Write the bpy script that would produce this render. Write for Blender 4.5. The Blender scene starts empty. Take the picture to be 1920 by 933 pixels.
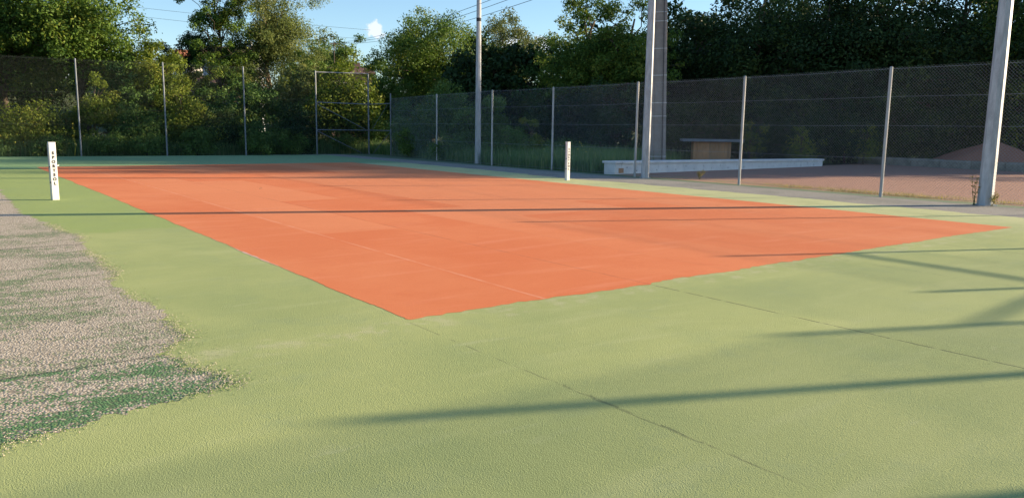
import bpy, math, random
import numpy as np
from mathutils import Vector, Matrix

R = math.radians
sc = bpy.context.scene
COL = sc.collection
SUN_EL = R(14.6)
SUN_AZ = math.atan2(-0.400, 0.916)            # direction towards the sun, in the court's own axes
SUNV = Vector((math.cos(SUN_AZ)*math.cos(SUN_EL), math.sin(SUN_AZ)*math.cos(SUN_EL), math.sin(SUN_EL)))

# ------------------------------------------------------------------ camera
CP = Vector((-8.302, -16.9826, 1.4436))
CR = Vector((0.80140946, -0.59796329, 0.01351981))
CU = Vector((0.07974336, 0.12922218, 0.98840408))
CF = Vector((0.59277641, 0.79103826, -0.15124348))
FPX = 1462.29
cam_d = bpy.data.cameras.new('camera')
cam = bpy.data.objects.new('camera', cam_d)
COL.objects.link(cam)
m = Matrix((CR, CU, -CF)).transposed().to_4x4()
m.translation = CP
cam.matrix_world = m
cam_d.sensor_width = 36
cam_d.lens = FPX/1920*36
cam_d.clip_start = 0.05
cam_d.clip_end = 3000
sc.camera = cam

def hdir(px):
    d = (px-960)/FPX*CR + CF
    h = Vector((d.x, d.y)); k = h.length
    return h/k, k
def at(px, D):
    h, k = hdir(px)
    return (CP.x+h.x*D, CP.y+h.y*D)
def zat(px, y, D):
    """height above the court of what stands D metres off at image height y"""
    d = (px-960)/FPX*CR - (y-466.5)/FPX*CU + CF
    return CP.z + D*d.z/math.hypot(d.x, d.y)

# ------------------------------------------------------------------ tagging
def tag(o, label=None, cat=None, group=None, kind=None):
    if label: o['label'] = label
    if cat: o['category'] = cat
    if group: o['group'] = group
    if kind: o['kind'] = kind
    return o
def empty(name, loc=(0, 0, 0), rz=0, label=None, cat=None, group=None):
    o = bpy.data.objects.new(name, None); COL.objects.link(o)
    o.location = loc; o.rotation_euler = (0, 0, rz); o.empty_display_size = .2
    return tag(o, label, cat, group)

# ------------------------------------------------------------------ mesh collecting
class MB:
    def __init__(s): s.v = []; s.f = []
    def quad(s, a, b, c, d):
        n = len(s.v); s.v += [tuple(a), tuple(b), tuple(c), tuple(d)]; s.f.append((n, n+1, n+2, n+3)); return s
    def box(s, x0, x1, y0, y1, z0, z1):
        n = len(s.v)
        s.v += [(x0,y0,z0),(x1,y0,z0),(x1,y1,z0),(x0,y1,z0),(x0,y0,z1),(x1,y0,z1),(x1,y1,z1),(x0,y1,z1)]
        for q in ((3,2,1,0),(4,5,6,7),(0,1,5,4),(1,2,6,5),(2,3,7,6),(3,0,4,7)):
            s.f.append(tuple(n+i for i in q))
        return s
    def tube(s, pts, rad, n=8, caps=True, rot=0):
        pts = [Vector(p) for p in pts]
        if not hasattr(rad, '__len__'): rad = [rad]*len(pts)
        base = len(s.v); prev = None
        for i, p in enumerate(pts):
            t = (pts[min(i+1, len(pts)-1)]-pts[max(i-1, 0)]).normalized()
            if prev is None:
                a = Vector((0, 0, 1)) if abs(t.z) < .9 else Vector((1, 0, 0))
                u = t.cross(a).normalized()
            else:
                u = (prev - t*prev.dot(t)).normalized()
            prev = u; w = t.cross(u)
            for k in range(n):
                an = 2*math.pi*k/n+rot
                s.v.append(tuple(p+(u*math.cos(an)+w*math.sin(an))*rad[i]))
        for i in range(len(pts)-1):
            for k in range(n):
                a = base+i*n+k; b = base+i*n+(k+1) % n
                s.f.append((a, b, b+n, a+n))
        if caps:
            s.f.append(tuple(base+k for k in reversed(range(n))))
            s.f.append(tuple(base+(len(pts)-1)*n+k for k in range(n)))
        return s
    def build(s, name, mat, parent=None, smooth=False, bevel=0):
        me = bpy.data.meshes.new(name); me.from_pydata(s.v, [], s.f); me.update()
        o = bpy.data.objects.new(name, me); COL.objects.link(o)
        me.materials.append(mat)
        if smooth: me.shade_smooth()
        if parent: o.parent = parent
        if bevel:
            b = o.modifiers.new('bevel', 'BEVEL'); b.width = bevel; b.segments = 2; b.limit_method = 'ANGLE'
        return o

def np_mesh(name, verts, nper, mat, parent=None, var=None, smooth=False):
    """many separate polygons of nper corners each, from an (N*nper, 3) array"""
    me = bpy.data.meshes.new(name)
    nv = len(verts); nf = nv//nper
    me.vertices.add(nv); me.vertices.foreach_set('co', verts.astype(np.float32).ravel())
    me.loops.add(nv); me.loops.foreach_set('vertex_index', np.arange(nv, dtype=np.int32))
    me.polygons.add(nf); me.polygons.foreach_set('loop_start', np.arange(0, nv, nper, dtype=np.int32))
    if var is not None:
        a = me.attributes.new('var', 'FLOAT', 'FACE'); a.data.foreach_set('value', var.astype(np.float32))
    me.update(calc_edges=True)
    me.materials.append(mat)
    o = bpy.data.objects.new(name, me); COL.objects.link(o)
    if parent: o.parent = parent
    return o

# ------------------------------------------------------------------ node helper
class NT:
    def __init__(s, name):
        s.m = bpy.data.materials.new(name); s.m.use_nodes = True
        s.t = s.m.node_tree; s.n = s.t.nodes; s.l = s.t.links
        s.b = s.n['Principled BSDF']; s.out = s.n['Material Output']
        s.b.inputs['Roughness'].default_value = .9
        s.b.inputs['Specular IOR Level'].default_value = .25
        s._co = None
    def put(s, sock, v):
        if hasattr(v, 'is_linked') or hasattr(v, 'links'): s.l.new(v, sock)
        elif isinstance(v, (tuple, list)) and len(v) == 3 and sock.type == 'RGBA': sock.default_value = (*v, 1)
        else: sock.default_value = v
    @property
    def co(s):
        if s._co is None: s._co = s.n.new('ShaderNodeTexCoord').outputs['Object']
        return s._co
    def xyz(s, v=None):
        q = s.n.new('ShaderNodeSeparateXYZ'); s.l.new(v or s.co, q.inputs[0]); return q.outputs
    def scale(s, x, y, z=1, v=None, off=(0, 0, 0)):
        q = s.n.new('ShaderNodeMapping'); s.l.new(v or s.co, q.inputs[0]); q.inputs['Scale'].default_value = (x, y, z); q.inputs['Location'].default_value = off
        return q.outputs[0]
    def noise(s, sc_, det=3, rough=.55, v=None, dist=0):
        q = s.n.new('ShaderNodeTexNoise'); s.l.new(v or s.co, q.inputs['Vector'])
        q.inputs['Scale'].default_value = sc_; q.inputs['Detail'].default_value = det; q.inputs['Roughness'].default_value = rough; q.inputs['Distortion'].default_value = dist
        return q.outputs['Fac']
    def vor(s, sc_, feature='F1', v=None, out='Distance'):
        q = s.n.new('ShaderNodeTexVoronoi'); s.l.new(v or s.co, q.inputs['Vector']); q.feature = feature
        q.inputs['Scale'].default_value = sc_
        return q.outputs[out]
    def white(s, v):
        q = s.n.new('ShaderNodeTexWhiteNoise'); q.noise_dimensions = '3D'; s.l.new(v, q.inputs['Vector']); return q.outputs['Value']
    def comb(s, x, y, z=0):
        q = s.n.new('ShaderNodeCombineXYZ'); s.put(q.inputs[0], x); s.put(q.inputs[1], y); s.put(q.inputs[2], z); return q.outputs[0]
    def math(s, op, a, b=0, c=0, clamp=False):
        q = s.n.new('ShaderNodeMath'); q.operation = op; q.use_clamp = clamp
        s.put(q.inputs[0], a); s.put(q.inputs[1], b)
        if len(q.inputs) > 2: s.put(q.inputs[2], c)
        return q.outputs[0]
    def add(s, a, b): return s.math('ADD', a, b)
    def sub(s, a, b): return s.math('SUBTRACT', a, b)
    def mul(s, a, b): return s.math('MULTIPLY', a, b)
    def ramp(s, v, a, b, lo=0, hi=1, smooth=True):
        q = s.n.new('ShaderNodeMapRange'); q.interpolation_type = 'SMOOTHSTEP' if smooth else 'LINEAR'
        s.put(q.inputs['Value'], v); s.put(q.inputs['From Min'], a); s.put(q.inputs['From Max'], b)
        q.inputs['To Min'].default_value = lo; q.inputs['To Max'].default_value = hi
        return q.outputs[0]
    def mix(s, f, a, b, mode='MIX'):
        q = s.n.new('ShaderNodeMix'); q.data_type = 'RGBA'; q.blend_type = mode
        s.put(q.inputs[0], f); s.put(q.inputs[6], a); s.put(q.inputs[7], b); return q.outputs[2]
    def band(s, v, c, w):
        """1 on a thin line where v is within w of c"""
        return s.ramp(s.math('ABSOLUTE', s.sub(v, c)), w*.5, w, 1, 0)
    def bump(s, h, strength=.5, dist=.01, normal=None):
        q = s.n.new('ShaderNodeBump'); q.inputs['Strength'].default_value = strength; q.inputs['Distance'].default_value = dist
        s.l.new(h, q.inputs['Height'])
        if normal: s.l.new(normal, q.inputs['Normal'])
        return q.outputs[0]
    def done(s, col=None, normal=None, rough=None, metal=None):
        if col is not None: s.put(s.b.inputs['Base Color'], col)
        if normal is not None: s.l.new(normal, s.b.inputs['Normal'])
        if rough is not None: s.put(s.b.inputs['Roughness'], rough)
        if metal is not None: s.put(s.b.inputs['Metallic'], metal)
        return s.m

def simple(name, col, rough=.7, metal=0, var=.25, scale=6, bump=0):
    t = NT(name)
    n = t.noise(scale, 5, .65)
    c2 = tuple(c*(1-var) for c in col)
    return t.done(t.mix(t.ramp(n, .3, .7), col, c2), t.bump(t.noise(scale*8, 3), bump, .01) if bump else None, rough, metal)

# ------------------------------------------------------------------ materials: the ground
def crumb_bump(t, k=1.0):
    """the fine granular relief of porous court concrete"""
    h1 = t.noise(190, 2, .6)
    h2 = t.vor(155, 'SMOOTH_F1')
    h3 = t.noise(24, 3, .6)
    h = t.add(t.add(t.mul(h1, .8), t.mul(h2, .5)), t.mul(h3, .35))
    return t.bump(h, .55*k, .006), h1, h2

GREEN_A = (.385, .425, .165); GREEN_B = (.32, .37, .142); GREEN_C = (.295, .37, .12)
def green_mat():
    t = NT('painted_green_court'); X, Y, Z = t.xyz()
    nb, h1, h2 = crumb_bump(t)
    big = t.noise(.55, 4, .6, dist=.6)
    stroke = t.noise(1.0, 4, .6, v=t.scale(.6, 3.2, 1))
    c = t.mix(t.ramp(big, .32, .68), GREEN_A, GREEN_B)
    c = t.mix(t.mul(t.ramp(stroke, .5, .75), .45), c, (.44, .47, .22))
    # another batch of paint on the far part of the left run-off
    wob = t.mul(t.sub(t.noise(1.3, 3), .5), 1.2)
    side = t.ramp(t.add(Y, wob), -5.55, -5.15)
    side = t.mul(side, t.ramp(X, -5.3, -5.5))
    c = t.mix(side, c, GREEN_C)
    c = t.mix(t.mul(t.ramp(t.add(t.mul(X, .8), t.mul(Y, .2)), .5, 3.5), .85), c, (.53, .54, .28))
    c = t.mix(t.mul(t.ramp(t.noise(.9, 5, .65, v=t.scale(1, 1, 1, off=(5, 1, 0))), .45, .7), .35), c, (.25, .32, .13))
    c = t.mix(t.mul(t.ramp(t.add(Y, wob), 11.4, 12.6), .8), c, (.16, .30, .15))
    coat = t.mul(t.ramp(t.add(X, t.mul(t.sub(t.noise(1.1, 4, .6), .5), .8)), -2.95, -2.6), t.ramp(t.add(t.add(Y, t.mul(X, .12)), t.mul(t.sub(t.noise(.8, 4, .6), .5), .9)), -12.5, -12.9))
    c = t.mix(t.mul(coat, .40), c, (.27, .325, .14))
    # green slightly cooler in worn areas near the camera
    worn = t.ramp(t.noise(1.7, 5, .7, v=t.scale(1, 1, 1, off=(3.1, 7.7, 0))), .52, .72)
    c = t.mix(t.mul(worn, .25), c, (.24, .31, .17))
    pale = t.ramp(t.noise(2.3, 5, .7, v=t.scale(.5, 2.2, 1, off=(9, 2, 0))), .60, .74)
    c = t.mix(t.mul(pale, .22), c, (.50, .50, .34))
    # brushed overlap along the near end of the red area
    lip = t.mul(t.band(t.add(Y, t.mul(t.noise(3, 4), .25)), -11.93, .22), t.ramp(t.noise(5, 5, .7), .45, .65))
    c = t.mix(t.mul(lip, .3), c, (.56, .50, .36))
    # crumbs: dark pits and light tops
    pit = t.ramp(h1, .30, .45, 1, 0)
    c = t.mix(t.mul(pit, .38), c, (.12, .16, .07))
    speck = t.ramp(t.noise(160, 2), .66, .74)
    c = t.mix(t.mul(speck, .45), c, (.55, .58, .38))
    # joints between the casting strips
    def crack(line, w, lo, hi, seed, st=1.0):
        nn = t.noise(4.5, 4, .7, v=t.scale(1, 1, 1, off=(seed, seed*2, 0)))
        wj = t.mul(t.sub(t.noise(9, 4, .7), .5), .03)
        f = t.mul(t.band(t.add(line, wj), 0, w), t.ramp(nn, lo, hi))
        return t.mul(f, st)
    only = t.ramp(Y, -12.05, -11.95, 1, 0)
    k1 = t.mul(crack(t.add(X, 5.51), .009, .42, .56, 2.0, .45), t.mul(only, t.ramp(Y, -15.4, -15.0)))
    wide = t.mul(crack(t.add(X, t.add(5.50, t.mul(t.sub(t.noise(40, 3, .7), .5), .035))), .011, .47, .58, 5.0, .62), t.mul(t.ramp(Y, -15.1, -14.8), t.ramp(Y, -13.4, -13.9)))
    k2 = t.mul(crack(t.add(X, 2.90), .012, .38, .50, 8.0, .8), only)
    k3 = t.mul(crack(t.sub(X, 2.46), .014, .3, .5, 11.0, .6), only)
    k4 = t.mul(crack(t.sub(X, .05), .010, .45, .6, 13.0, .5), only)
    seam = t.math('MAXIMUM', t.math('MAXIMUM', k1, wide), t.math('MAXIMUM', k2, t.math('MAXIMUM', k3, k4)))
    c = t.mix(t.mul(seam, .85), c, (.05, .06, .04))
    # loose dark crumbs scattered off the bare edge
    d = t.math('MAXIMUM', t.add(X, 6.92), t.sub(t.add(-12.72, t.mul(t.add(X, 7), .26)), Y))
    near = t.mul(t.ramp(d, .16, 0), .7)
    cr = t.mul(t.ramp(t.noise(48, 3, .6), .60, .64), near)
    c = t.mix(t.mul(cr, .8), c, (.10, .16, .05))
    return t.done(c, nb, .92)

def red_mat():
    t = NT('painted_terracotta_court'); X, Y, Z = t.xyz()
    nb, h1, h2 = crumb_bump(t, .75)
    k = t.math('FLOOR', t.mul(t.add(X, 5.485+.02), 1/1.29))
    w1 = t.white(t.comb(k, 3.0, 1.0))
    seg = t.math('FLOOR', t.mul(t.add(Y, t.mul(w1, 9)), .16))
    w2 = t.white(t.comb(k, seg, 7.0))
    c = t.mix(t.mul(w1, .35), (.65, .176, .062), (.66, .212, .085))
    mid = t.mul(t.ramp(X, -4.4, -3.9), t.ramp(Y, -9, -6))
    c = t.mix(t.mul(t.ramp(w2, .45, .55), t.add(.10, t.mul(mid, .38))), c, (.74, .285, .13))
    big = t.noise(.45, 4, .6, dist=.5)
    c = t.mix(t.mul(t.ramp(big, .4, .7), .45), c, (.74, .26, .11))
    st = t.noise(1, 4, .65, v=t.scale(.5, 3.0, 1))
    c = t.mix(t.mul(t.ramp(st, .52, .75), .4), c, (.75, .29, .16))
    c = t.mix(t.mul(t.ramp(t.noise(2.2, 5, .7), .55, .75), .3), c, (.58, .13, .045))
    pit = t.ramp(h1, .30, .45, 1, 0)
    c = t.mix(t.mul(pit, .35), c, (.33, .07, .03))
    # faint lines: old singles line and strip joints
    ln = t.mul(t.band(t.add(X, t.mul(t.sub(t.noise(6, 3), .5), .02)), -4.14, .022), t.ramp(t.noise(2.5, 4, .7), .30, .62))
    c = t.mix(t.mul(ln, .32), c, (.78, .48, .34))
    for xx, st_ in ((-2.9, .45), (-1.6, .18), (.05, .22), (2.46, .25), (4.14, .2)):
        j = t.mul(t.band(t.add(X, t.mul(t.sub(t.noise(6, 3), .5), .015)), xx, .013), t.ramp(t.noise(1.8, 4, .7), .35, .6))
        c = t.mix(t.mul(j, st_), c, (.25, .08, .05))
    j = t.mul(t.band(Y, .05, .02), .35); c = t.mix(j, c, (.40, .14, .08))
    # bare, pale rim along the left sideline
    e = t.ramp(t.add(t.add(X, 5.485), t.mul(t.sub(t.noise(4, 4, .7), .5), .10)), .015, .04, 1, 0)
    e = t.mul(e, t.mul(t.ramp(Y, -9.9, -8.3), t.ramp(t.noise(1.2, 3, .6), .38, .5)))
    c = t.mix(t.mul(e, .85), c, (.62, .50, .42))
    return t.done(c, nb, .92)

def bare_mat():
    t = NT('bare_porous_court'); X, Y, Z = t.xyz()
    d = t.math('MINIMUM', t.sub(-6.98, X), t.add(t.sub(Y, t.mul(t.add(X, 7), .26)), 12.74))
    cellp = t.vor(70, out='Position')
    rnd = t.white(cellp)
    dist = t.vor(70)
    lone = t.ramp(Y, -11.86, -11.89)                     # the strip nearest the camera got more green
    cover = t.add(t.mul(t.ramp(t.noise(1.35, 4, .65, v=t.scale(.7, 1.6, 1)), .40, .62), .62), t.mul(t.ramp(t.noise(9, 4, .7), .35, .7), .35))
    cover = t.add(cover, t.mul(lone, .17))
    cover = t.sub(cover, t.mul(t.ramp(d, .35, .0), .12))
    far = t.mul(t.ramp(Y, -5.5, -3.5), .35); cover = t.sub(cover, far)
    rnd2 = t.ramp(rnd, 0, 1, .22, .88, False)
    is_green = t.ramp(t.sub(cover, rnd2), -.04, .04)
    tan = t.mix(rnd, (.58, .495, .375), (.36, .30, .225))
    tan = t.mix(t.ramp(t.noise(120, 2), .45, .7), tan, (.66, .58, .48))
    g = t.mix(lone, (.24, .29, .16), (.10, .22, .09))
    g = t.mix(t.mul(rnd, .5), g, (.12, .22, .08))
    c = t.mix(is_green, tan, g)
    c = t.mix(t.mul(t.ramp(dist, .42, .70), .6), c, (.10, .09, .06))
    jn = t.mul(t.band(t.add(Y, t.mul(t.sub(t.noise(5, 3), .5), .03)), -11.88, .016), .65)
    jn = t.math('MAXIMUM', jn, t.mul(t.band(Y, -6.47, .03), .7))
    c = t.mix(jn, c, (.04, .06, .04))
    h = t.add(t.mul(t.ramp(dist, .0, .8, 1, 0), 1.0), t.mul(t.noise(110, 2), .5))
    return t.done(c, t.bump(h, .5, .006), .95)

def asphalt_mat():
    t = NT('grey_gritty_asphalt')
    c = t.mix(t.ramp(t.noise(60, 3, .7), .35, .65), (.20, .19, .17), (.36, .34, .30))
    c = t.mix(t.mul(t.ramp(t.noise(.9, 4, .6), .4, .7), .5), c, (.14, .15, .13))
    c = t.mix(t.ramp(t.noise(150, 2), .62, .7), c, (.44, .42, .36))
    X, Y, Z = t.xyz()
    c = t.mix(t.mul(t.ramp(t.add(X, t.mul(t.sub(t.noise(3, 4), .5), .3)), 9.30, 9.45), .8), c, (.10, .16, .08))
    return t.done(c, t.bump(t.noise(80, 3), .5, .008), .95)

def gravel_mat(name='reddish_gravel', a=(.40, .225, .165), b=(.28, .16, .12), green=True):
    t = NT(name); X, Y, Z = t.xyz()
    c = t.mix(t.ramp(t.noise(35, 4, .75), .35, .65), a, b)
    c = t.mix(t.mul(t.ramp(t.noise(.35, 4, .6), .4, .65), .5), c, tuple(q*.8 for q in a))
    c = t.mix(t.ramp(t.noise(60, 2), .64, .7), c, (.52, .40, .32))
    if green:
        edge = t.ramp(X, 12.2, 10.0)
        g = t.mul(edge, t.ramp(t.noise(2.0, 5, .75), .42, .62))
        c = t.mix(t.mul(g, .8), c, (.26, .25, .08))
        ln = t.mul(t.band(t.add(t.mul(X, .31), Y), -6.45, .045), t.mul(t.ramp(X, 10.8, 11.2), .75))
        c = t.mix(ln, c, (.60, .50, .42))
    h = t.add(t.noise(28, 4, .7), t.noise(6, 3))
    return t.done(c, t.bump(h, 1.0, .03), .95)

def soil_mat():
    t = NT('rough_meadow_soil')
    c = t.mix(t.ramp(t.noise(1.2, 5, .7), .35, .65), (.035, .055, .018), (.075, .085, .03))
    c = t.mix(t.ramp(t.noise(12, 4, .7), .5, .8), c, (.10, .10, .04))
    return t.done(c, t.bump(t.noise(14, 5, .7), .8, .08), .95)

M_GREEN = green_mat(); M_RED = red_mat(); M_BARE = bare_mat(); M_ASPH = asphalt_mat(); M_GRAV = gravel_mat(); M_SOIL = soil_mat()
M_PILE = gravel_mat('heaped_reddish_sand', (.46, .20, .13), (.33, .15, .10), False)

def galv_mat(name, col=(.42, .43, .44), rough=.5, metal=.35):
    t = NT(name)
    n = t.noise(9, 5, .7, v=t.scale(1, 1, .25))
    c = t.mix(t.ramp(n, .35, .65), col, tuple(q*.72 for q in col))
    c = t.mix(t.ramp(t.noise(40, 3, .7), .62, .72), c, tuple(min(1, q*1.2) for q in col))
    return t.done(c, None, rough, metal)
M_GALV = galv_mat('galvanised_post_metal')
M_GALVD = galv_mat('dull_blue_grey_post_metal', (.20, .22, .25))
M_GALVP = galv_mat('galvanised_pole_metal', (.45, .46, .48), .55, .2)
M_WIRE = simple('galvanised_wire', (.31, .35, .40), .55, .2, .2, 3)
M_WIREF = simple('weathered_fence_wire', (.09, .105, .10), .7, .1, .2, 3)
M_BAND = simple('black_strap', (.03, .03, .035), .6)
M_WHITE = simple('white_coated_post', (.82, .80, .77), .45, 0, .05, 3)
M_LETTER = simple('dark_lettering_paint', (.03, .03, .03), .7)
M_DARK = simple('dark_metal_fitting', (.05, .05, .055), .45, .5)
M_CABLE = simple('black_cable', (.04, .04, .045), .6)
def conc_mat(name, a, b, dots=False):
    t = NT(name)
    c = t.mix(t.ramp(t.noise(3, 5, .7), .3, .7), a, b)
    c = t.mix(t.mul(t.ramp(t.noise(5, 5, .75, v=t.scale(1, 1, .15)), .55, .75), .6), c, tuple(q*.55 for q in b))
    c = t.mix(t.ramp(t.noise(45, 3, .7), .6, .75), c, tuple(q*.8 for q in b))
    return t.done(c, t.bump(t.noise(25, 4, .7), .4, .01), .9)
M_CONC = conc_mat('weathered_pole_concrete', (.34, .31, .29), (.24, .22, .21))
M_CONC2 = conc_mat('brownish_pole_concrete', (.31, .285, .265), (.25, .225, .205))
M_BEAM = conc_mat('pale_precast_concrete', (.74, .74, .74), (.60, .61, .62))
M_KERB = conc_mat('old_grey_kerb', (.26, .25, .22), (.15, .15, .13))
M_STRAP = simple('pale_metal_strap', (.60, .60, .59), .5, .1)
def wood_mat(name, a, b):
    t = NT(name); X, Y, Z = t.xyz()
    k = t.math('FLOOR', t.mul(X, 7.3)); w = t.white(t.comb(k, 1.0, 2.0))
    c = t.mix(w, a, b)
    c = t.mix(t.mul(t.ramp(t.noise(4, 5, .7, v=t.scale(8, 8, .8)), .4, .7), .6), c, tuple(q*.5 for q in b))
    return t.done(c, None, .85)
M_WOOD = wood_mat('weathered_timber', (.62, .31, .15), (.44, .25, .14))
M_SLAB = simple('dull_grey_roofing', (.20, .22, .25), .8, 0, .3, 4)
M_BARK = simple('tree_bark', (.12, .095, .07), .9, 0, .5, 5, .6)
M_BARKL = simple('pale_tree_bark', (.30, .22, .15), .9, 0, .5, 5, .6)

def leaf_mat(name, a, b, c3, trans=.3):
    t = NT(name)
    at_ = t.n.new('ShaderNodeAttribute'); at_.attribute_name = 'var'; v = at_.outputs['Fac']
    c = t.mix(t.ramp(v, .0, .6), a, b); c = t.mix(t.ramp(v, .72, 1.0), c, c3)
    tr = t.n.new('ShaderNodeBsdfTranslucent'); t.l.new(t.mix(.5, c, t.mix(1, c, (1.3, 1.2, .5), 'MULTIPLY')), tr.inputs[0])
    ms = t.n.new('ShaderNodeMixShader'); ms.inputs[0].default_value = trans
    t.put(t.b.inputs['Base Color'], c); t.b.inputs['Roughness'].default_value = .55; t.b.inputs['Specular IOR Level'].default_value = .15
    t.l.new(t.b.outputs[0], ms.inputs[1]); t.l.new(tr.outputs[0], ms.inputs[2]); t.l.new(ms.outputs[0], t.out.inputs[0])
    return t.m
L_OAK = leaf_mat('oak_leaves', (.035, .085, .018), (.105, .175, .030), (.24, .27, .045))
L_DARK = leaf_mat('dark_leaves', (.014, .034, .013), (.032, .066, .020), (.085, .125, .032), .2)
L_YEL = leaf_mat('yellowish_leaves', (.055, .10, .014), (.135, .185, .025), (.25, .26, .045), .35)
L_PALE = leaf_mat('pale_green_leaves', (.095, .135, .045), (.17, .215, .07), (.26, .28, .12), .4)
L_MID = leaf_mat('mid_green_leaves', (.038, .092, .024), (.080, .150, .038), (.16, .22, .055))
L_SUN = leaf_mat('fresh_green_leaves', (.06, .12, .03), (.11, .19, .045), (.20, .26, .07), .35)
L_ASH = leaf_mat('ash_leaves', (.07, .10, .04), (.12, .15, .055), (.19, .20, .09), .35)
L_GRASS = leaf_mat('tall_grass_blades', (.10, .19, .07), (.18, .29, .11), (.34, .37, .18), .35)
L_DRY = leaf_mat('dry_grass_blades', (.20, .19, .06), (.30, .26, .09), (.38, .32, .15), .3)
L_FLOW = leaf_mat('small_pale_petals', (.6, .5, .05), (.7, .6, .08), (.75, .74, .6), .2)

# ------------------------------------------------------------------ ground sheets
rng = np.random.default_rng(11)
def fbm1(n, amp, octs, seed):
    g = np.random.default_rng(seed); out = np.zeros(n); x = np.arange(n)
    for step, a in octs:
        k = int(n/step)+3; p = g.normal(0, 1, k); out += a*np.interp(x/step, np.arange(k), p)
    return out*amp
def strip_line(p0, p1, step, amp, octs, seed):
    p0 = np.array(p0, float); p1 = np.array(p1, float); L = np.linalg.norm(p1-p0); n = max(2, int(L/step))
    t = np.linspace(0, 1, n); nrm = np.array([-(p1-p0)[1], (p1-p0)[0]])/L
    off = fbm1(n, amp, octs, seed); off[0] = off[-1] = 0
    return p0+(p1-p0)*t[:, None]+nrm*off[:, None]
def poly_sheet(name, pts, z, mat):
    me = bpy.data.meshes.new(name)
    import bmesh
    bm = bmesh.new(); vs = [bm.verts.new((p[0], p[1], z)) for p in pts]
    for a, b in zip(vs, vs[1:]+vs[:1]): bm.edges.new((a, b))
    bmesh.ops.triangle_fill(bm, use_beauty=True, use_dissolve=False, edges=bm.edges[:])
    bmesh.ops.recalc_face_normals(bm, faces=bm.faces)
    if bm.faces and sum(f.normal.z for f in bm.faces) < 0: bmesh.ops.reverse_faces(bm, faces=bm.faces)
    bm.to_mesh(me); bm.free(); me.materials.append(mat)
    o = bpy.data.objects.new(name, me); COL.objects.link(o)
    return tag(o, kind='structure')

# terrain: one sheet to the horizon, flat round the courts, rising behind the trees
def hill(x, y):
    d = math.hypot(x-5, y+5)
    far = max(0.0, min(1.0, (y*.8+ -x*.15-38)/45)); far = far*far*(3-2*far)
    return -0.03 + far*7.5 + .12*math.sin(x*.21)*math.sin(y*.17)*min(1, max(0, (d-40)/20))
def terrain():
    xs = sorted(set([-1500, -900, -500, -300]+list(range(-200, 221, 8))+[300, 500, 900, 1500]))
    n = len(xs); v = [(x, y, hill(x, y)) for y in xs for x in xs]
    f = [(j*n+i, j*n+i+1, (j+1)*n+i+1, (j+1)*n+i) for j in range(n-1) for i in range(n-1)]
    me = bpy.data.meshes.new('ground'); me.from_pydata(v, [], f); me.materials.append(M_SOIL); me.shade_smooth()
    o = bpy.data.objects.new('ground', me); COL.objects.link(o); tag(o, kind='structure')
terrain()
OCT = ((60, .5), (18, .35), (5, .2), (2, .12))
# gravel yard beyond the side fence, asphalt apron, green run-off, red playing area, bare strip
poly_sheet('gravel_yard', [(9.86, -26), (45, -26), (45, 2.2), (30, 4.0), (23.8, 3.1), (9.86, 2.0)], 0.004, M_GRAV)
poly_sheet('asphalt_apron', [(6.2, -24), (9.85, -24), (9.95, 3), (9.9, 9), (10.6, 13.6), (11.5, 19.6), (11.4, 22.5), (5.5, 22.5)], 0.008, M_ASPH)
gl = list(strip_line((7.3, -20.6), (7.25, 3.0), .04, .12, OCT, 3))+list(strip_line((7.35, 3.05), (8.3, 21.6), .08, .10, OCT, 4))
poly_sheet('green_run_off', [(-16, -20.6)]+gl+[(-2.7, 22.3), (-16, 23.6)], 0.012, M_GREEN)
near = strip_line((-5.485, -11.885), (5.485, -11.885), .02, .035, ((120, .9), (25, .55), (8, .35), (3, .3)), 5)
pts = list(near)+list(strip_line((5.485, -11.885), (5.75, 12.9), .03, .02, OCT, 6))[1:]+list(strip_line((5.75, 12.9), (-5.4, 12.9), .05, .05, OCT, 7))[1:]+list(strip_line((-5.4, 12.9), (-5.485, -11.885), .025, .022, OCT, 8))[1:-1]
poly_sheet('red_playing_area', pts, 0.0136, M_RED)
ex = [(-30, -7.2), (-2.4, -7.12), (-5.73, -6.82), (-7, -6.88), (-8.55, -6.95), (-9.82, -7.03), (-10.38, -6.93), (-11.5, -6.95), (-11.85, -7.16), (-12.2, -7.1), (-12.72, -6.99)]
ys = np.arange(14, -12.72, -.012); xe = np.interp(-ys, [-q[0] for q in ex][1:] if 0 else [-14]+[-q[0] for q in ex[1:]], [-7.16]+[q[1] for q in ex[1:]])
xe = xe+fbm1(len(ys), .05, ((40, .6), (12, .5), (4, .4), (2, .35)), 9)
lo = strip_line((-6.99, -12.72), (-11.5, -13.95), .012, .04, ((45, .9), (14, .6), (4, .4), (2, .35)), 10)
poly_sheet('bare_court_strip', [(-11.5, 14)]+list(zip(xe, ys))+list(lo)[1:], 0.0134, M_BARE)

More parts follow.
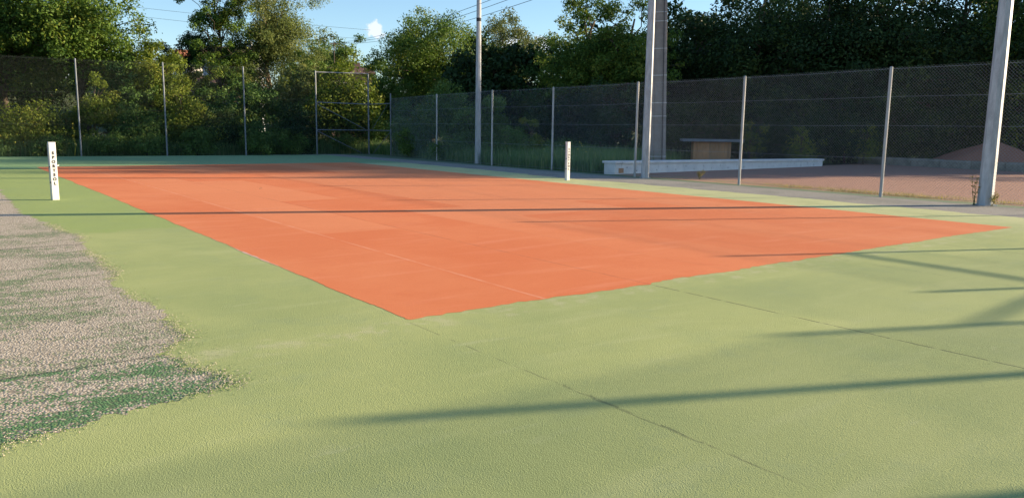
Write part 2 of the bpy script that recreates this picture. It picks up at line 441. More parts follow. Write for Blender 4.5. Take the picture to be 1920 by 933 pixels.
# loose crumbs broken off along the ragged edge of the bare strip
def crumbs():
    g = np.random.default_rng(21); E = np.concatenate([np.stack([xe, ys], 1)[::-1], lo[1:]]); T = np.gradient(E, axis=0); T /= np.linalg.norm(T, axis=1)[:, None]
    N = np.stack([T[:, 1], -T[:, 0]], 1); near = np.where(E[:, 1] < -4)[0]
    n = 26000; i = g.choice(near, n); off = np.where(g.uniform(size=n) < .5, -np.abs(g.normal(0, .05, n)), np.abs(g.exponential(.045, n)))
    side = 1 if ((E[near[0]]+N[near[0]]*.1)[0] > E[near[0]][0]) else -1
    patch = np.sin(i*.021)+np.sin(i*.057+1)+g.normal(0, .7, n) > -.2
    i = i[patch]; off = off[patch]; n = len(i)
    p = E[i]+N[i]*side*off[:, None]+g.normal(0, .01, (n, 2)); r = g.uniform(.0022, .0055, n)
    c = np.stack([p[:, 0], p[:, 1], .0136+r*.25], 1); a = g.uniform(0, 6.28, n); V = []
    R3 = [np.stack([np.cos(a+k*2.1)*r*g.uniform(.7, 1.3, n), np.sin(a+k*2.1)*r*g.uniform(.7, 1.3, n), g.uniform(-.1, .3, n)*r], 1) for k in range(3)]
    up = np.stack([0*r, 0*r, r*g.uniform(.5, .9, n)], 1)
    for k in range(3): V.append(np.stack([c+R3[k], c+R3[(k+1) % 3], c+up], 1).reshape(-1, 3))
    kind = np.where(off > .0, g.uniform(.25, 1, n), g.uniform(0, .75, n))
    o = np_mesh('loose_crumbs', np.concatenate(V), 3, M_CRUMB, None, np.tile(kind, 3)); tag(o, 'loose crumbs scattered along the ragged edge of the bare strip', 'crumbs', kind='stuff')
t = NT('court_crumbs'); q = t.n.new('ShaderNodeAttribute'); q.attribute_name = 'var'
M_CRUMB = t.done(t.mix(t.ramp(q.outputs['Fac'], .48, .52), t.mix(t.ramp(q.outputs['Fac'], 0, .25), (.10, .20, .07), (.20, .27, .09)), t.mix(t.ramp(q.outputs['Fac'], .75, .8), (.54, .46, .37), (.22, .26, .12))), None, .95)
crumbs()

# ------------------------------------------------------------------ fences
def chain_panel(p0, p1, h, mat, parent, r=.0017, cell=.0707):
    p0 = np.array(p0, float); p1 = np.array(p1, float); L = np.linalg.norm(p1-p0); d = (p1-p0)/L; nrm = np.array([-d[1], d[0]])
    V = []
    for fam in (0, 1):
        s = np.arange(-h, L, cell)+(.0 if fam == 0 else 0)
        z0 = np.maximum(0, -s); z1 = np.minimum(h, L-s)
        ok = z1 > z0+.005; s = s[ok]; z0 = z0[ok]; z1 = z1[ok]
        a = s+z0; b = s+z1
        if fam: a = L-a; b = L-b
        off = (.002 if fam else -.002)
        for k in range(3):
            def corner(u, z, q):
                an = 2*math.pi*q/3+.4
                du = math.cos(an)*r*(1 if fam == 0 else -1)*.7071; dz = -math.cos(an)*r*.7071*1; dn = math.sin(an)*r+off
                return np.stack([p0[0]+d[0]*(u+du)+nrm[0]*dn, p0[1]+d[1]*(u+du)+nrm[1]*dn, z+.03+dz], 1)
            q4 = np.stack([corner(a, z0, k), corner(a, z0, k+1), corner(b, z1, k+1), corner(b, z1, k)], 1)
            V.append(q4.reshape(-1, 3))
    return np_mesh('mesh_panel', np.concatenate(V), 4, mat, parent)

def fence_post(p, h, parent, r=.033, lean=0):
    b = MB(); b.tube([(p[0], p[1], -.02), (p[0]+lean, p[1], h)], r, 10)
    b.tube([(p[0]+lean, p[1], h), (p[0]+lean, p[1], h+.02)], [r*1.08, r*.5], 10)
    return b.build('post', M_GALVD if p[1] > 21 else M_GALV, parent, smooth=False)

def fence_run(name, posts, h, label, wire_mat, mesh_r, levels, post_r=.033, posts_from=0, posts_to=None, off=(0, 0), group=None):
    root = empty(name, (0, 0, 0), 0, label, 'fence', group)
    for i, p in enumerate(posts[posts_from:posts_to]):
        fence_post((p[0], p[1]), p[2] if len(p) > 2 else h, root, post_r)
    for a, b in zip(posts, posts[1:]):
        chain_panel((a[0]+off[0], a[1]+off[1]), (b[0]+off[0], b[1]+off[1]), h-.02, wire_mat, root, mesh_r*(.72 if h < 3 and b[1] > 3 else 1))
    for z in levels:
        w = MB()
        for a, b in zip(posts, posts[1:]):
            mx = ((a[0]+b[0])/2+off[0], (a[1]+b[1])/2+off[1], z-.012)
            w.tube([(a[0]+off[0], a[1]+off[1], z), mx, (b[0]+off[0], b[1]+off[1], z)], .0028, 4, False)
        w.build('tension_wire', wire_mat, root)
    return root

far_posts = [(-13.2, 23.6), (-9.7, 23.2), (-6.2, 22.9), (-2.73, 22.61), (.71, 21.9), (4.27, 21.6), (7.89, 21.5), (11.13, 22.1)]
FF = fence_run('chain_link_fence', far_posts, 4.25, 'tall dark chain-link fence across the far end of the court', M_WIREF, .0011, (.1, 1.4, 2.8, 4.2), .035, 0, 7, (0, .05))
side_posts = [(11.2, 19.7), (10.31, 13.65), (9.75, 8.53), (9.9, 4.96), (9.72, .61), (9.75, -3.37), (9.42, -7.6), (9.4, -11.85), (9.4, -15.77), (9.5, -18.2)]
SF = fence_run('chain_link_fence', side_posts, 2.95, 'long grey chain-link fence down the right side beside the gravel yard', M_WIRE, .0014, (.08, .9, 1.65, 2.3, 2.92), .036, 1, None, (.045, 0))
near_posts = [(11.2, -20.2), (8.0, -20.0), (4.3, -19.85), (.6, -19.9), (-2.9, -19.9), (-6.5, -20.0), (-10.0, -20.1), (-13.5, -20.1)]
NF = fence_run('chain_link_fence', near_posts, 4.2, 'tall chain-link fence across the near end behind the viewer', M_WIREF, .0017, (.1, 1.4, 2.8, 4.15), .05, 1, None, (0, -.06))

def corner_frame(C, A, B, hC, hA, hB, label, near=False):
    """braced steel frame on the fence corner: C tall corner post, A tall post, B lower post of the side fence"""
    root = empty('braced_fence_frame', (0, 0, 0), 0, label, 'fence frame')
    C = Vector((*C, 0)); A = Vector((*A, 0)); B = Vector((*B, 0)); up = Vector((0, 0, 1))
    def bar(name, a, b, r=.026):
        MB().tube([a, b], r, 8).build(name, M_GALVD, root)
    bar('post', C-up*.02, C+up*hC, .045)
    if not near:
        bar('post', A-up*.02, A+up*hA, .038)
        bar('top_rail', A+up*hA, C+up*hC, .026)
    bar('post', B-up*.02, B+up*hB, .038)
    for z in (1.29, 2.68): 
        bar('rail', A+up*z, C+up*z)
        bar('rail', C+up*z, B+up*z)
    def lerp(a, b, t): return a+(b-a)*t
    bar('brace', A+up*2.62, lerp(A, C, .93)+up*1.34, .018)
    bar('brace', A+up*1.25, lerp(A, C, .86)+up*.06, .018)
    bar('brace', B+up*1.25, lerp(B, C, .8)+up*.06, .018)
    bar('brace', lerp(B, C, .15)+up*2.6, lerp(B, C, .85)+up*1.34, .016)
    return root
corner_frame((11.13, 22.1), (7.89, 21.5), (11.2, 19.7), 4.3, 4.19, 3.2, 'braced tubular steel frame at the far right fence corner')
nf = corner_frame((11.2, -20.2), (8.0, -20.0), (9.5, -18.2), 4.2, 4.2, 3.0, 'braced tubular steel frame at the near right fence corner', True)
MB().tube([(11.2, -20.2, 3.76), (9.5, -18.2, 2.6)], .03, 8).build('brace', M_GALV, nf)
MB().tube([(9.5, -18.2, 2.57), (9.4, -15.77, 2.52)], .026, 8).build('rail', M_GALV, nf)

# ------------------------------------------------------------------ light poles
def light_pole(loc, H, r0, r1, label, band=None, turn=0):
    root = empty('floodlight_pole', (loc[0], loc[1], 0), 0, label, 'light pole', 'floodlight poles along the side fence')
    MB().tube([(0, 0, -.02), (0, 0, H)], [r0, r1], 8, rot=turn).build('mast', M_GALVP, root)
    MB().tube([(0, 0, .008), (0, 0, .03)], r0*1.5, 4, rot=.4).build('base_plate', M_GALVP, root)
    a = MB().tube([(0, -.9, H-.15), (0, .9, H-.15)], .03, 8).build('crossarm', M_GALVP, root)
    for s in (-.75, .75):
        f = MB(); f.box(-.35, -.02, s-.2, s+.2, H-.12, H+.05); o = f.build('floodlight', M_DARK, root, bevel=.02)
        MB().box(-.355, -.35, s-.17, s+.17, H-.10, H+.03).build('lens', M_WHITE, o)
    if band:
        rr = r0+(r1-r0)*band/H+.004
        MB().tube([(0, 0, band-.07), (0, 0, band+.07)], rr, 8, rot=turn).build('strap', M_BAND, root)
    return root
light_pole((9.40, -9.86), 9.5, .150, .105, 'nearest thick galvanised floodlight pole at the frame edge with weeds at its foot', None, R(21.9))
light_pole((9.60, .05), 9.5, .125, .095, 'galvanised floodlight pole standing before the concrete utility pole', None, R(43.5))
light_pole((10.25, 10.25), 9.5, .130, .075, 'farthest galvanised floodlight pole with a black strap near the top', 5.85, R(10.8))

# ------------------------------------------------------------------ concrete utility pole behind the fence and its wires
UX, UY = at(1226, 30)
def utility_pole():
    ang = math.atan2(UY-CP.y, UX-CP.x)-math.pi/2
    root = empty('utility_pole', (UX, UY, 0), ang, 'thick precast concrete utility pole with pale metal straps behind the side fence', 'utility pole')
    root.rotation_euler = (0, -R(1.4), ang)
    H = 10.5; w0, w1 = .31, .235; t0, t1 = .21, .16
    def lev(z): k = z/H; return w0+(w1-w0)*k, t0+(t1-t0)*k
    # H-shaped section: two flanges and a recessed web
    for s in (-1, 1):
        b = MB(); n = len(b.v)
        for z in (-.1, H):
            w, t = lev(max(0, z)); x0, x1 = sorted((s*w, s*(w-.13)))
            b.v += [(x0, -t, z), (x1, -t, z), (x1, t, z), (x0, t, z)]
        b.f += [(3, 2, 1, 0), (4, 5, 6, 7), (0, 1, 5, 4), (1, 2, 6, 5), (2, 3, 7, 6), (3, 0, 4, 7)]
        b.build('flange', M_CONC, root, bevel=.012)
    b = MB()
    for z in (-.1, H-.01):
        w, t = lev(max(0, z)); t = t*.8; w -= .128
        b.v += [(-w, -t, z), (w, -t, z), (w, t, z), (-w, t, z)]
    b.f += [(3, 2, 1, 0), (4, 5, 6, 7), (0, 1, 5, 4), (1, 2, 6, 5), (2, 3, 7, 6), (3, 0, 4, 7)]
    b.build('web', M_CONC2, root)
    for yy in (-40, 24, 41, 92, 142, 193, 218, 293):
        z = zat(1235, yy, 30); w, t = lev(z); e = .008
        s_ = MB(); s_.box(-w-e, w+e, -t-e, -t+.002, z-.014, z+.014); s_.box(-w-e, w+e, t-.002, t+e, z-.014, z+.014)
        s_.box(-w-e, -w+.002, -t, t, z-.02, z+.02); s_.box(w-.002, w+e, -t, t, z-.02, z+.02)
        s_.build('strap', M_STRAP, root)
    MB().tube([(.17, -.215, .0), (.17, -.212, 3.0), (.16, -.20, 6.0), (.16, -.18, H)], .013, 6).build('conduit', M_CABLE, root)
    for k, yy in enumerate((-119, -99, -73)):
        z = zat(1228, yy, 30)
        i_ = MB().tube([(-.26, -.1, z), (-.42, -.1, z), (-.42, -.1, z+.02)], .02, 6).build('insulator_arm', M_DARK, root)
        MB().tube([(-.42, -.1, z), (-.42, -.1, z+.16)], [.045, .03], 8).build('insulator', M_STRAP, i_)
    return ang
ang = utility_pole()
# far wooden pole that the wires run to
FX, FY = at(634, 95)
fp = empty('utility_pole', (FX, FY, hill(FX, FY)), 0, 'distant slim wooden utility pole among the far treetops', 'utility pole')
zt = zat(634, 78, 95)-hill(FX, FY)
MB().tube([(0, 0, -.3), (0, 0, zt)], [.08, .06], 8).build('mast', M_BARK, fp)
MB().box(-.55, .55, -.04, .04, zt-.32, zt-.24).build('crossarm', M_BARK, fp)
def wire(a, b, sag, r, label, grp):
    a = Vector(a); b = Vector(b); P = []
    for i in range(25):
        t = i/24; p = a.lerp(b, t); p.z -= sag*4*t*(1-t); P.append(p)
    o = MB().tube(P, r, 5, False).build('power_line', M_CABLE)
    tag(o, label, 'power line', grp); return o
h, _ = hdir(1228); left = Vector((-h.y, h.x))
for k, (yy, lab) in enumerate(((-119, 'uppermost of the three power lines crossing the sky to the concrete pole'), (-99, 'middle one of the three power lines crossing the sky to the concrete pole'), (-73, 'lowest of the three power lines crossing the sky to the concrete pole'))):
    z = zat(1228, yy, 30)
    o = wire((UX+left.x*.42-h.x*.1, UY+left.y*.42-h.y*.1, z+.16), (FX+(k-1)*.5, FY, hill(FX, FY)+zt-.2+.0), .9, .014, lab, 'power lines')
for k, (ya, yb) in enumerate(((-14, 30), (-20, 24))):
    xa, xb = (-300, 700); A = at(xa, 110); B = at(xb, 110)
    wire((*A, zat(xa, -45-14*k, 110)), (*B, zat(xb, 75-18*k, 110)), .5, .016, ('lower' if k == 0 else 'upper')+' of the two faint thin wires high over the left treetops', 'thin wires over the left trees')

# ------------------------------------------------------------------ net posts
def net_post(loc, label, rz, ht, ww):
    root = empty('net_post', (loc[0], loc[1], .012), rz, label, 'net post', 'net posts beside the court')
    w = ww/2
    MB().box(-w, w, -w, w, 0, ht).build('upright', M_WHITE, root, bevel=.006)
    MB().box(-w-.003, w+.003, -w-.003, w+.003, ht-.001, ht+.012).build('cap', M_WHITE, root, bevel=.004)
    MB().tube([(w, 0, .64), (w+.035, 0, .64), (w+.035, 0, .66)], .008, 6).build('hook', M_WHITE, root)
    for z in (.33, .62):
        MB().tube([(-w, -.01, z), (-w-.018, -.01, z)], .012, 8).build('knob', M_DARK, root)
    MB().tube([(-w-.012, .02, .0), (-w-.012, .02, ht*.98)], .006, 6).build('side_rod', M_GALV, root)
    top = ht*.82; pitch = .081
    for i, ch in enumerate('SPORTSOL'):
        cu = bpy.data.curves.new('glyph', 'FONT'); cu.body = ch; cu.size = .074; cu.align_x = 'CENTER'; cu.align_y = 'CENTER'; cu.offset = .0035; cu.extrude = .0008
        tmp = bpy.data.objects.new('glyph', cu); COL.objects.link(tmp)
        dg = bpy.context.evaluated_depsgraph_get(); me = bpy.data.meshes.new_from_object(tmp.evaluated_get(dg))
        bpy.data.objects.remove(tmp); me.materials.clear(); me.materials.append(M_LETTER)
        if i == 0: V = []; F = []
        M4 = Matrix.Translation((0.004, -w-.0025, top-i*pitch)) @ Matrix.Rotation(math.pi/2, 4, 'X')
        n = len(V); V += [tuple(M4 @ v.co) for v in me.vertices]; F += [tuple(n+j for j in p.vertices) for p in me.polygons]
    b = MB(); b.v = V; b.f = F; b.build('lettering', M_LETTER, root)
net_post((-6.40, -.02), 'white square net post with bold dark lettering left of the red court', R(2), 1.07, .113)
net_post((6.52, .18), 'slimmer white net post with a grey side rod right of the red court', R(-2), 1.09, .105)

# ------------------------------------------------------------------ concrete beam, shelter, kerb and sand heap in the yard
def beam():
    a = Vector((10.15, 1.95)); b = Vector((23.9, 2.85)); L = (b-a).length; rz = math.atan2((b-a).y, (b-a).x)
    root = empty('concrete_beam', (a.x, a.y, 0), rz, 'long pale precast concrete beam lying along the edge of the gravel yard', 'concrete beam')
    def prism(z0, z1l, z1r, y0, y1, x0=0, x1=L, tilt=0):
        m_ = MB(); m_.v = [(x0, y0, z0), (x1, y0-tilt, z0), (x1, y1-tilt, z0), (x0, y1, z0), (x0, y0, z1l), (x1, y0-tilt, z1r), (x1, y1-tilt, z1r), (x0, y1, z1l)]
        m_.f = [(3, 2, 1, 0), (4, 5, 6, 7), (0, 1, 5, 4), (1, 2, 6, 5), (2, 3, 7, 6), (3, 0, 4, 7)]; return m_
    prism(-.05, .36, .25, 0, .5).build('beam_body', M_BEAM, root, bevel=.01)
    m_ = MB(); m_.v = [(-.05, -.06, .362), (L+.03, -.06, .252), (L+.03, .55, .252), (-.05, .55, .362), (-.05, -.06, .44), (L+.03, -.06, .33), (L+.03, .55, .33), (-.05, .55, .44)]
    m_.f = [(3, 2, 1, 0), (4, 5, 6, 7), (0, 1, 5, 4), (1, 2, 6, 5), (2, 3, 7, 6), (3, 0, 4, 7)]
    m_.build('cap', M_BEAM, root, bevel=.012)
    for row, zf in ((0, .62), (1, .30)):
        for i in range(12):
            x = .6+i*1.08+row*.5; z = (.36-.11*x/L)*zf
            MB().tube([(x, .004, z), (x, -.003, z)], .020, 8).build('lifting_hole', M_DARK, root)
    MB().box(.18, .42, -.012, .002, .04, .20).build('bracket', M_WOOD, root)
beam()
SX, SY = at(1323, 38)
sh = empty('timber_shelter', (SX, SY, 0), math.atan2(SY-CP.y, SX-CP.x)-math.pi/2+.12, 'low box of upright timber boards under a flat grey overhanging roof', 'timber shelter')
zt_ = zat(1323, 266, 38); zr = zat(1323, 259, 38)
b = MB(); W = .85
for i in range(13):
    x0 = -W+i*(2*W/13); b.box(x0+.006, x0+2*W/13-.006, -.5-.006*(i % 3), -.46, 0, zt_)
b.box(-W, -W+.04, -.455, .5, 0, zt_); b.box(W-.04, W, -.455, .5, 0, zt_); b.box(-W+.045, W-.045, .46, .5, 0, zt_)
b.build('board_wall', M_WOOD, sh)
MB().box(-1.38, 1.38, -.85, .85, zt_+.02, zt_+.13).build('roof', M_SLAB, sh, bevel=.01)
for x in (-.8, .8): MB().box(x-.04, x+.04, -.56, -.515, 0, zt_+.015).build('corner_post', M_WOOD, sh)

ka, kb = Vector((29.2, 4.1)), Vector((27.0, -7.5)); kl = (kb-ka).length
kr = empty('low_kerb_wall', (ka.x, ka.y, 0), math.atan2((kb-ka).y, (kb-ka).x), 'low grey kerb wall in front of the reddish sand heap', 'kerb wall')
for i in range(8):
    x0 = i*kl/8; MB().box(x0+.01, x0+kl/8-.01, -.13, .13, -.05, .36+.01*(i % 3)).build('kerb_block', M_KERB, kr, bevel=.015)

def mound(px, D, rx, ry, h_, name, label, seed):
    g = np.random.default_rng(seed); x, y = at(px, D); nr, na = 26, 64; v = [(0, 0, h_)]; f = []
    ph = g.uniform(0, 6.28, 6)
    for i in range(1, nr+1):
        r = i/nr
        for k in range(na):
            a = 2*math.pi*k/na; wob = 1+.06*math.sin(2*a+ph[0])+.04*math.sin(3*a+ph[1])+.02*math.sin(7*a+ph[2])
            z = h_*((1-r)**1.15*.85+.15*(1-r*r))+.03*math.sin(9*r+5*a+ph[3])*r*(1-r)*4+g.normal(0, .008)
            v.append((rx*r*wob*math.cos(a), ry*r*wob*math.sin(a), max(-.03, z) if i < nr else -.05))
    for k in range(na): f.append((0, 1+k, 1+(k+1) % na))
    for i in range(nr-1):
        for k in range(na):
            a = 1+i*na+k; b_ = 1+i*na+(k+1) % na; f.append((a, a+na, b_+na, b_))
    me = bpy.data.meshes.new(name); me.from_pydata(v, [], f); me.materials.append(M_PILE); me.shade_smooth()
    o = bpy.data.objects.new(name, me); COL.objects.link(o); o.location = (x, y, 0); tag(o, label, 'sand heap')
    return o
mound(1842, 45, 3.9, 3.3, 1.22, 'sand_heap', 'cone shaped heap of reddish sand behind the low kerb wall', 4)

# ------------------------------------------------------------------ houses far behind
def plain(name, col, r=.85): return simple(name, col, r, 0, .15, 2)
M_RENDER = plain('white_house_render', (.72, .70, .66)); M_BLUEW = plain('pale_blue_grey_render', (.50, .53, .58)); M_BRICK = plain('brownish_wall_render', (.26, .16, .12))
M_TILE = simple('brown_roof_tiles', (.15, .085, .065), .85, 0, .4, 3); M_TILER = simple('terracotta_roof_tiles', (.38, .15, .08), .85, 0, .3, 3)
M_GLASS = simple('dark_window_glass', (.05, .06, .08), .15)
def house(px, D, w, dp, ytop_wall, yridge, ybase, wallm, roofm, label, turn=0, chimney=True):
    x, y = at(px, D); z0 = min(zat(px, ybase, D), 99); zb = hill(x, y); zw = zat(px, ytop_wall, D); zr_ = zat(px, yridge, D)
    root = empty('house', (x, y, zb), math.atan2(y-CP.y, x-CP.x)-math.pi/2+turn, label, 'house', 'houses beyond the trees')
    H = zw-zb; HR = zr_-zb
    b = MB(); b.box(-w, w, -dp, dp, -1.5, H)
    n = len(b.v); b.v += [(-w, -dp, H), (-w, dp, H), (-w, 0, HR-.08), (w, -dp, H), (w, dp, H), (w, 0, HR-.08)]; b.f += [(n, n+1, n+2), (n+3, n+5, n+4)]
    b.build('wall', wallm, root)
    e = .35; rf = MB(); sl = (HR-H)/dp
    for s in (-1, 1):
        yo = s*(dp+e); zo = H-sl*e
        q = [(-w-e, yo, zo), (w+e, yo, zo), (w+e, 0, HR), (-w-e, 0, HR)]; n = len(rf.v)
        rf.v += [(a, b2, c+.02) for a, b2, c in q]+[(a, b2, c+.17) for a, b2, c in q]
        rf.f += [tuple(n+i for i in z) for z in ((3, 2, 1, 0), (4, 5, 6, 7), (0, 1, 5, 4), (1, 2, 6, 5), (2, 3, 7, 6), (3, 0, 4, 7))]
    ro = rf.build('roof', roofm, root)
    if chimney: MB().box(w*.45, w*.45+.6, .1, .7, H, HR+.7).build('chimney', wallm, ro)
    for xx in (-w*.55, 0, w*.55):
        for zz in ((H-1.6,) if H < 3.5 else (H-1.6, H-4.2)):
            fr = MB().box(xx-.5, xx+.5, -dp-.03, -dp+.02, zz-.65, zz+.65).build('window', M_RENDER, root)
            MB().box(xx-.43, xx+.43, -dp-.045, -dp-.032, zz-.58, zz+.58).build('pane', M_GLASS, fr)
    return root
house(392, 84, 2.0, 2.2, 118, 100, 140, M_RENDER, M_TILER, 'white walled house with terracotta roof glimpsed beside the pale poplar', .35)
house(452, 78, 2.2, 2.4, 110, 92, 150, M_BLUEW, M_TILE, 'pale blue-grey house with brown tiled roof behind the pale poplar', -.2)
house(425, 66, 2.0, 2.0, 170, 148, 190, M_BRICK, M_TILE, 'small brown outbuilding below the white and blue-grey houses', .5, False)
house(650, 88, 2.7, 2.6, 141, 129, 190, M_BRICK, M_TILE, 'low dark roofed house peeping over the sunlit shrub at the corner frame', .1)

# ------------------------------------------------------------------ trees
def leaves(centres, radii, n, size, seed, flat=.75, asp=.5, updn=.35, bias=None):
    g = np.random.default_rng(seed); C = np.array(centres); Rr = np.array(radii)
    w = Rr**2; w = w/w.sum(); idx = g.choice(len(C), n, p=w)
    d = g.normal(size=(n, 3)); d /= np.linalg.norm(d, axis=1)[:, None]
    rad = Rr[idx]*g.uniform(0, 1, n)**.5
    # ragged twigs: a few leaves reach out past the clump
    rad *= np.where(g.uniform(size=n) < .12, g.uniform(1, 1.35, n), 1)
    p = C[idx]+d*rad[:, None]*np.array([1, 1, flat])
    nrm = d*.8+np.array([0, 0, updn])+g.normal(size=(n, 3))*.6; nrm /= np.linalg.norm(nrm, axis=1)[:, None]
    t = np.cross(nrm, g.normal(size=(n, 3))); t /= np.linalg.norm(t, axis=1)[:, None]
    u = np.cross(nrm, t); L = size*g.uniform(.6, 1.3, n)[:, None]
    bend = nrm*L*.12
    q = np.stack([p-t*L*.5, p+u*L*asp*.5+bend, p+t*L*.5, p-u*L*asp*.5+bend], 1).reshape(-1, 3)
    cv = g.uniform(0, 1, len(C)); var = np.clip(cv[idx]*.6+g.uniform(0, .5, n), 0, 1)
    return q, var

def limb(b, a, c, r0, r1, g, segs=5, wob=.08):
    a = Vector(a); c = Vector(c); L = (c-a).length; P = []
    for i in range(segs+1):
        t = i/segs; p = a.lerp(c, t); k = math.sin(math.pi*t)
        p.z += k*L*.10; p += Vector((g.normal(), g.normal(), g.normal()*.5))*L*wob*k*.7; P.append(p)
    b.tube(P, [r0+(r1-r0)*i/segs for i in range(segs+1)], 6)
    return P

def tree(name, px, D, H, RX, z0, mat, label, cat='tree', n=26000, leaf=.17, clumps=90, cr=(.16, .30), trunk=.2, bark=None, seed=0, group=None,
         taper=.0, airy=0, xy=None, flat=.75, asp=.5, shape=1.0, skew=0, inner=True):
    """a crown of many leaf clumps between heights z0 and H on limbs from one tapering trunk"""
    g = np.random.default_rng(seed+100)
    x, y = xy if xy else at(px, D); zb = hill(x, y)
    root = empty(name, (x, y, zb), 0, label, cat, group)
    H -= zb; z0 = max(.1, z0-zb); zc = (H+z0)/2; rz = (H-z0)/2
    C = []; Rr = []
    lob = g.uniform(0, 6.28, 4)
    while len(C) < clumps:
        d = g.normal(size=3); d /= np.linalg.norm(d); r = g.uniform(.25, 1)**.5
        if airy and g.uniform() < airy*.3: r = g.uniform(.9, 1.08)
        a = math.atan2(d[1], d[0]); rr = RX*(1+.16*math.sin(2*a+lob[0])+.12*math.sin(3*a+lob[1]+d[2]*2))
        core = len(C) % 4 == 0
        if core: r = g.uniform(.05, .6)
        elif airy < .6: r = g.uniform(.55, 1.0)**.7
        zz = d[2]*r; k = 1-taper*max(0, zz)
        cx, cy, cz = d[0]*r*rr*k, d[1]*r*rr*k, zc+zz*rz*(1+.08*math.sin(4*a+lob[2]))
        c_r = RX*g.uniform(*cr)*(1.7 if core else g.uniform(.6, 1.1))*(.6 if core and airy > .6 else 1)
        C.append((cx+skew*(cz-zc)/max(rz, .1), cy, max(c_r*.5, cz-c_r*.3))); Rr.append(c_r)
    q, var = leaves(C, Rr, n, leaf, seed+7, flat, asp)
    np_mesh('crown', q, 4, mat, root, var)
    b = MB(); tr = trunk; top = zc+rz*.55
    P = [(0, 0, -.3), (0, 0, .3)]; 
    for i in range(1, 7): P.append((g.normal()*RX*.03*i**.5+skew*.1*i/6, g.normal()*RX*.03*i**.5, .3+(top-.3)*i/6))
    b.tube(P, [tr*1.35, tr]+[tr*(1-.8*i/6) for i in range(1, 7)], 8)
    order = g.permutation(len(C))[:26]
    for j in order:
        c = C[j]; h_ = min(top*.95, max(top*.25, c[2]*.72)); t = (h_-.3)/(top-.3)*6; i0 = int(min(5, max(0, t))); fr = t-i0
        a = Vector(P[i0+1]).lerp(Vector(P[min(i0+2, 7)]), fr); r0 = tr*(1-.8*t/6)*.5
        limb(b, a, c, r0, .012, g)
    b.build('trunk', bark or M_BARK, root, smooth=True)
    return root

GL = 'broadleaf trees behind the far fence'; GR = 'dark trees beyond the gravel yard'; GS = 'shrubs behind the fences'
TZ = lambda px, y, D: zat(px, y, D)
# --- left
tree('broadleaf_tree', 30, 50, TZ(30, -110, 50), 5.2, 3.0, L_OAK, 'big dark broadleaf tree rising past the top left corner', n=46000, clumps=150, seed=1, trunk=.3, group=GL)
tree('broadleaf_tree', 175, 47, TZ(175, -60, 47), 3.3, 3.6, L_OAK, 'broadleaf tree whose ragged right flank meets the open sky on the left', n=34000, clumps=120, seed=2, trunk=.22, group=GL, airy=.5)
tree('broadleaf_tree', -150, 48, 13, 5, 1, L_DARK, 'dark broadleaf tree standing outside the left edge of the view', n=20000, clumps=90, seed=3, trunk=.3, group=GL, leaf=.22)
tree('broadleaf_tree', 80, 60, TZ(80, -20, 60), 5.0, 1.0, L_DARK, 'shaded backing tree seen through gaps of the big left tree', n=24000, clumps=110, seed=4, trunk=.3, group=GL, leaf=.22)
tree('willow_tree', 300, 46, TZ(300, 74, 46), 2.0, 1.6, L_YEL, 'small rounded yellow-green tree between the left trees and the poplar', n=22000, clumps=80, seed=5, trunk=.12, group=GL, leaf=.14)
tree('willow_tree', 255, 45, TZ(250, 118, 45), 1.5, .8, L_MID, 'low mid-green tree leaning on the left side of the yellow-green one', n=15000, clumps=60, seed=6, trunk=.1, group=GL, leaf=.14)
tree('poplar_tree', 520, 50, TZ(520, -110, 50), 2.95, 1.2, L_PALE, 'tall pale poplar with a sunlit trunk showing through its leaves', n=66000, clumps=210, cr=(.15, .27), seed=7, trunk=.17, bark=M_BARKL, group=GL, leaf=.13, airy=.3, asp=.4)
tree('poplar_tree', 425, 49, TZ(430, -80, 49), 2.5, 3.0, L_OAK, 'thin airy tree with open twigs left of the tall pale poplar', n=21000, clumps=110, cr=(.12, .24), seed=8, trunk=.12, group=GL, leaf=.13, airy=1)
tree('broadleaf_tree', 375, 52, TZ(375, 28, 52), 1.5, 3.4, L_DARK, 'slight dark tree with small loose crown against the left sky', n=7000, clumps=44, cr=(.18, .32), seed=9, trunk=.08, group=GL, leaf=.13, airy=1)
tree('broadleaf_tree', 470, 46, TZ(470, 150, 46), 2.4, .4, L_MID, 'dark green bush-like tree at the foot of the pale poplar', n=18000, clumps=70, seed=10, trunk=.12, group=GL, leaf=.15)
tree('broadleaf_tree', 575, 47, TZ(575, 118, 47), 1.6, .6, L_PALE, 'pale low tree filling the space below the poplar crown', n=14000, clumps=55, seed=11, trunk=.1, group=GL, leaf=.14)
tree('broadleaf_tree', 400, 45, TZ(400, 165, 45), 1.5, .4, L_MID, 'low dense tree below the white house', n=14000, clumps=55, seed=12, trunk=.12, group=GL, leaf=.14)
tree('broadleaf_tree', 440, 55, TZ(440, 62, 55), 2.1, 2.6, L_OAK, 'green tree partly hiding the pale blue-grey house', n=9000, clumps=60, seed=33, leaf=.15, trunk=.1, group=GL, airy=.8)
tree('broadleaf_tree', 330, 48, TZ(330, 92, 48), 1.7, .6, L_YEL, 'yellow-green tree just left of the white house', n=17000, clumps=70, seed=34, leaf=.14, trunk=.1, group=GL)
tree('broadleaf_tree', 590, 49, TZ(590, 96, 49), 1.7, .6, L_SUN, 'fresh green tree filling the gap right of the pale poplar', n=17000, clumps=70, seed=35, leaf=.14, trunk=.1, group=GL)
tree('broadleaf_tree', 718, 56, TZ(718, 108, 56), 2.1, .3, L_OAK, 'lower tree against the left flank of the round oak', n=16000, clumps=70, seed=36, leaf=.16, trunk=.12)
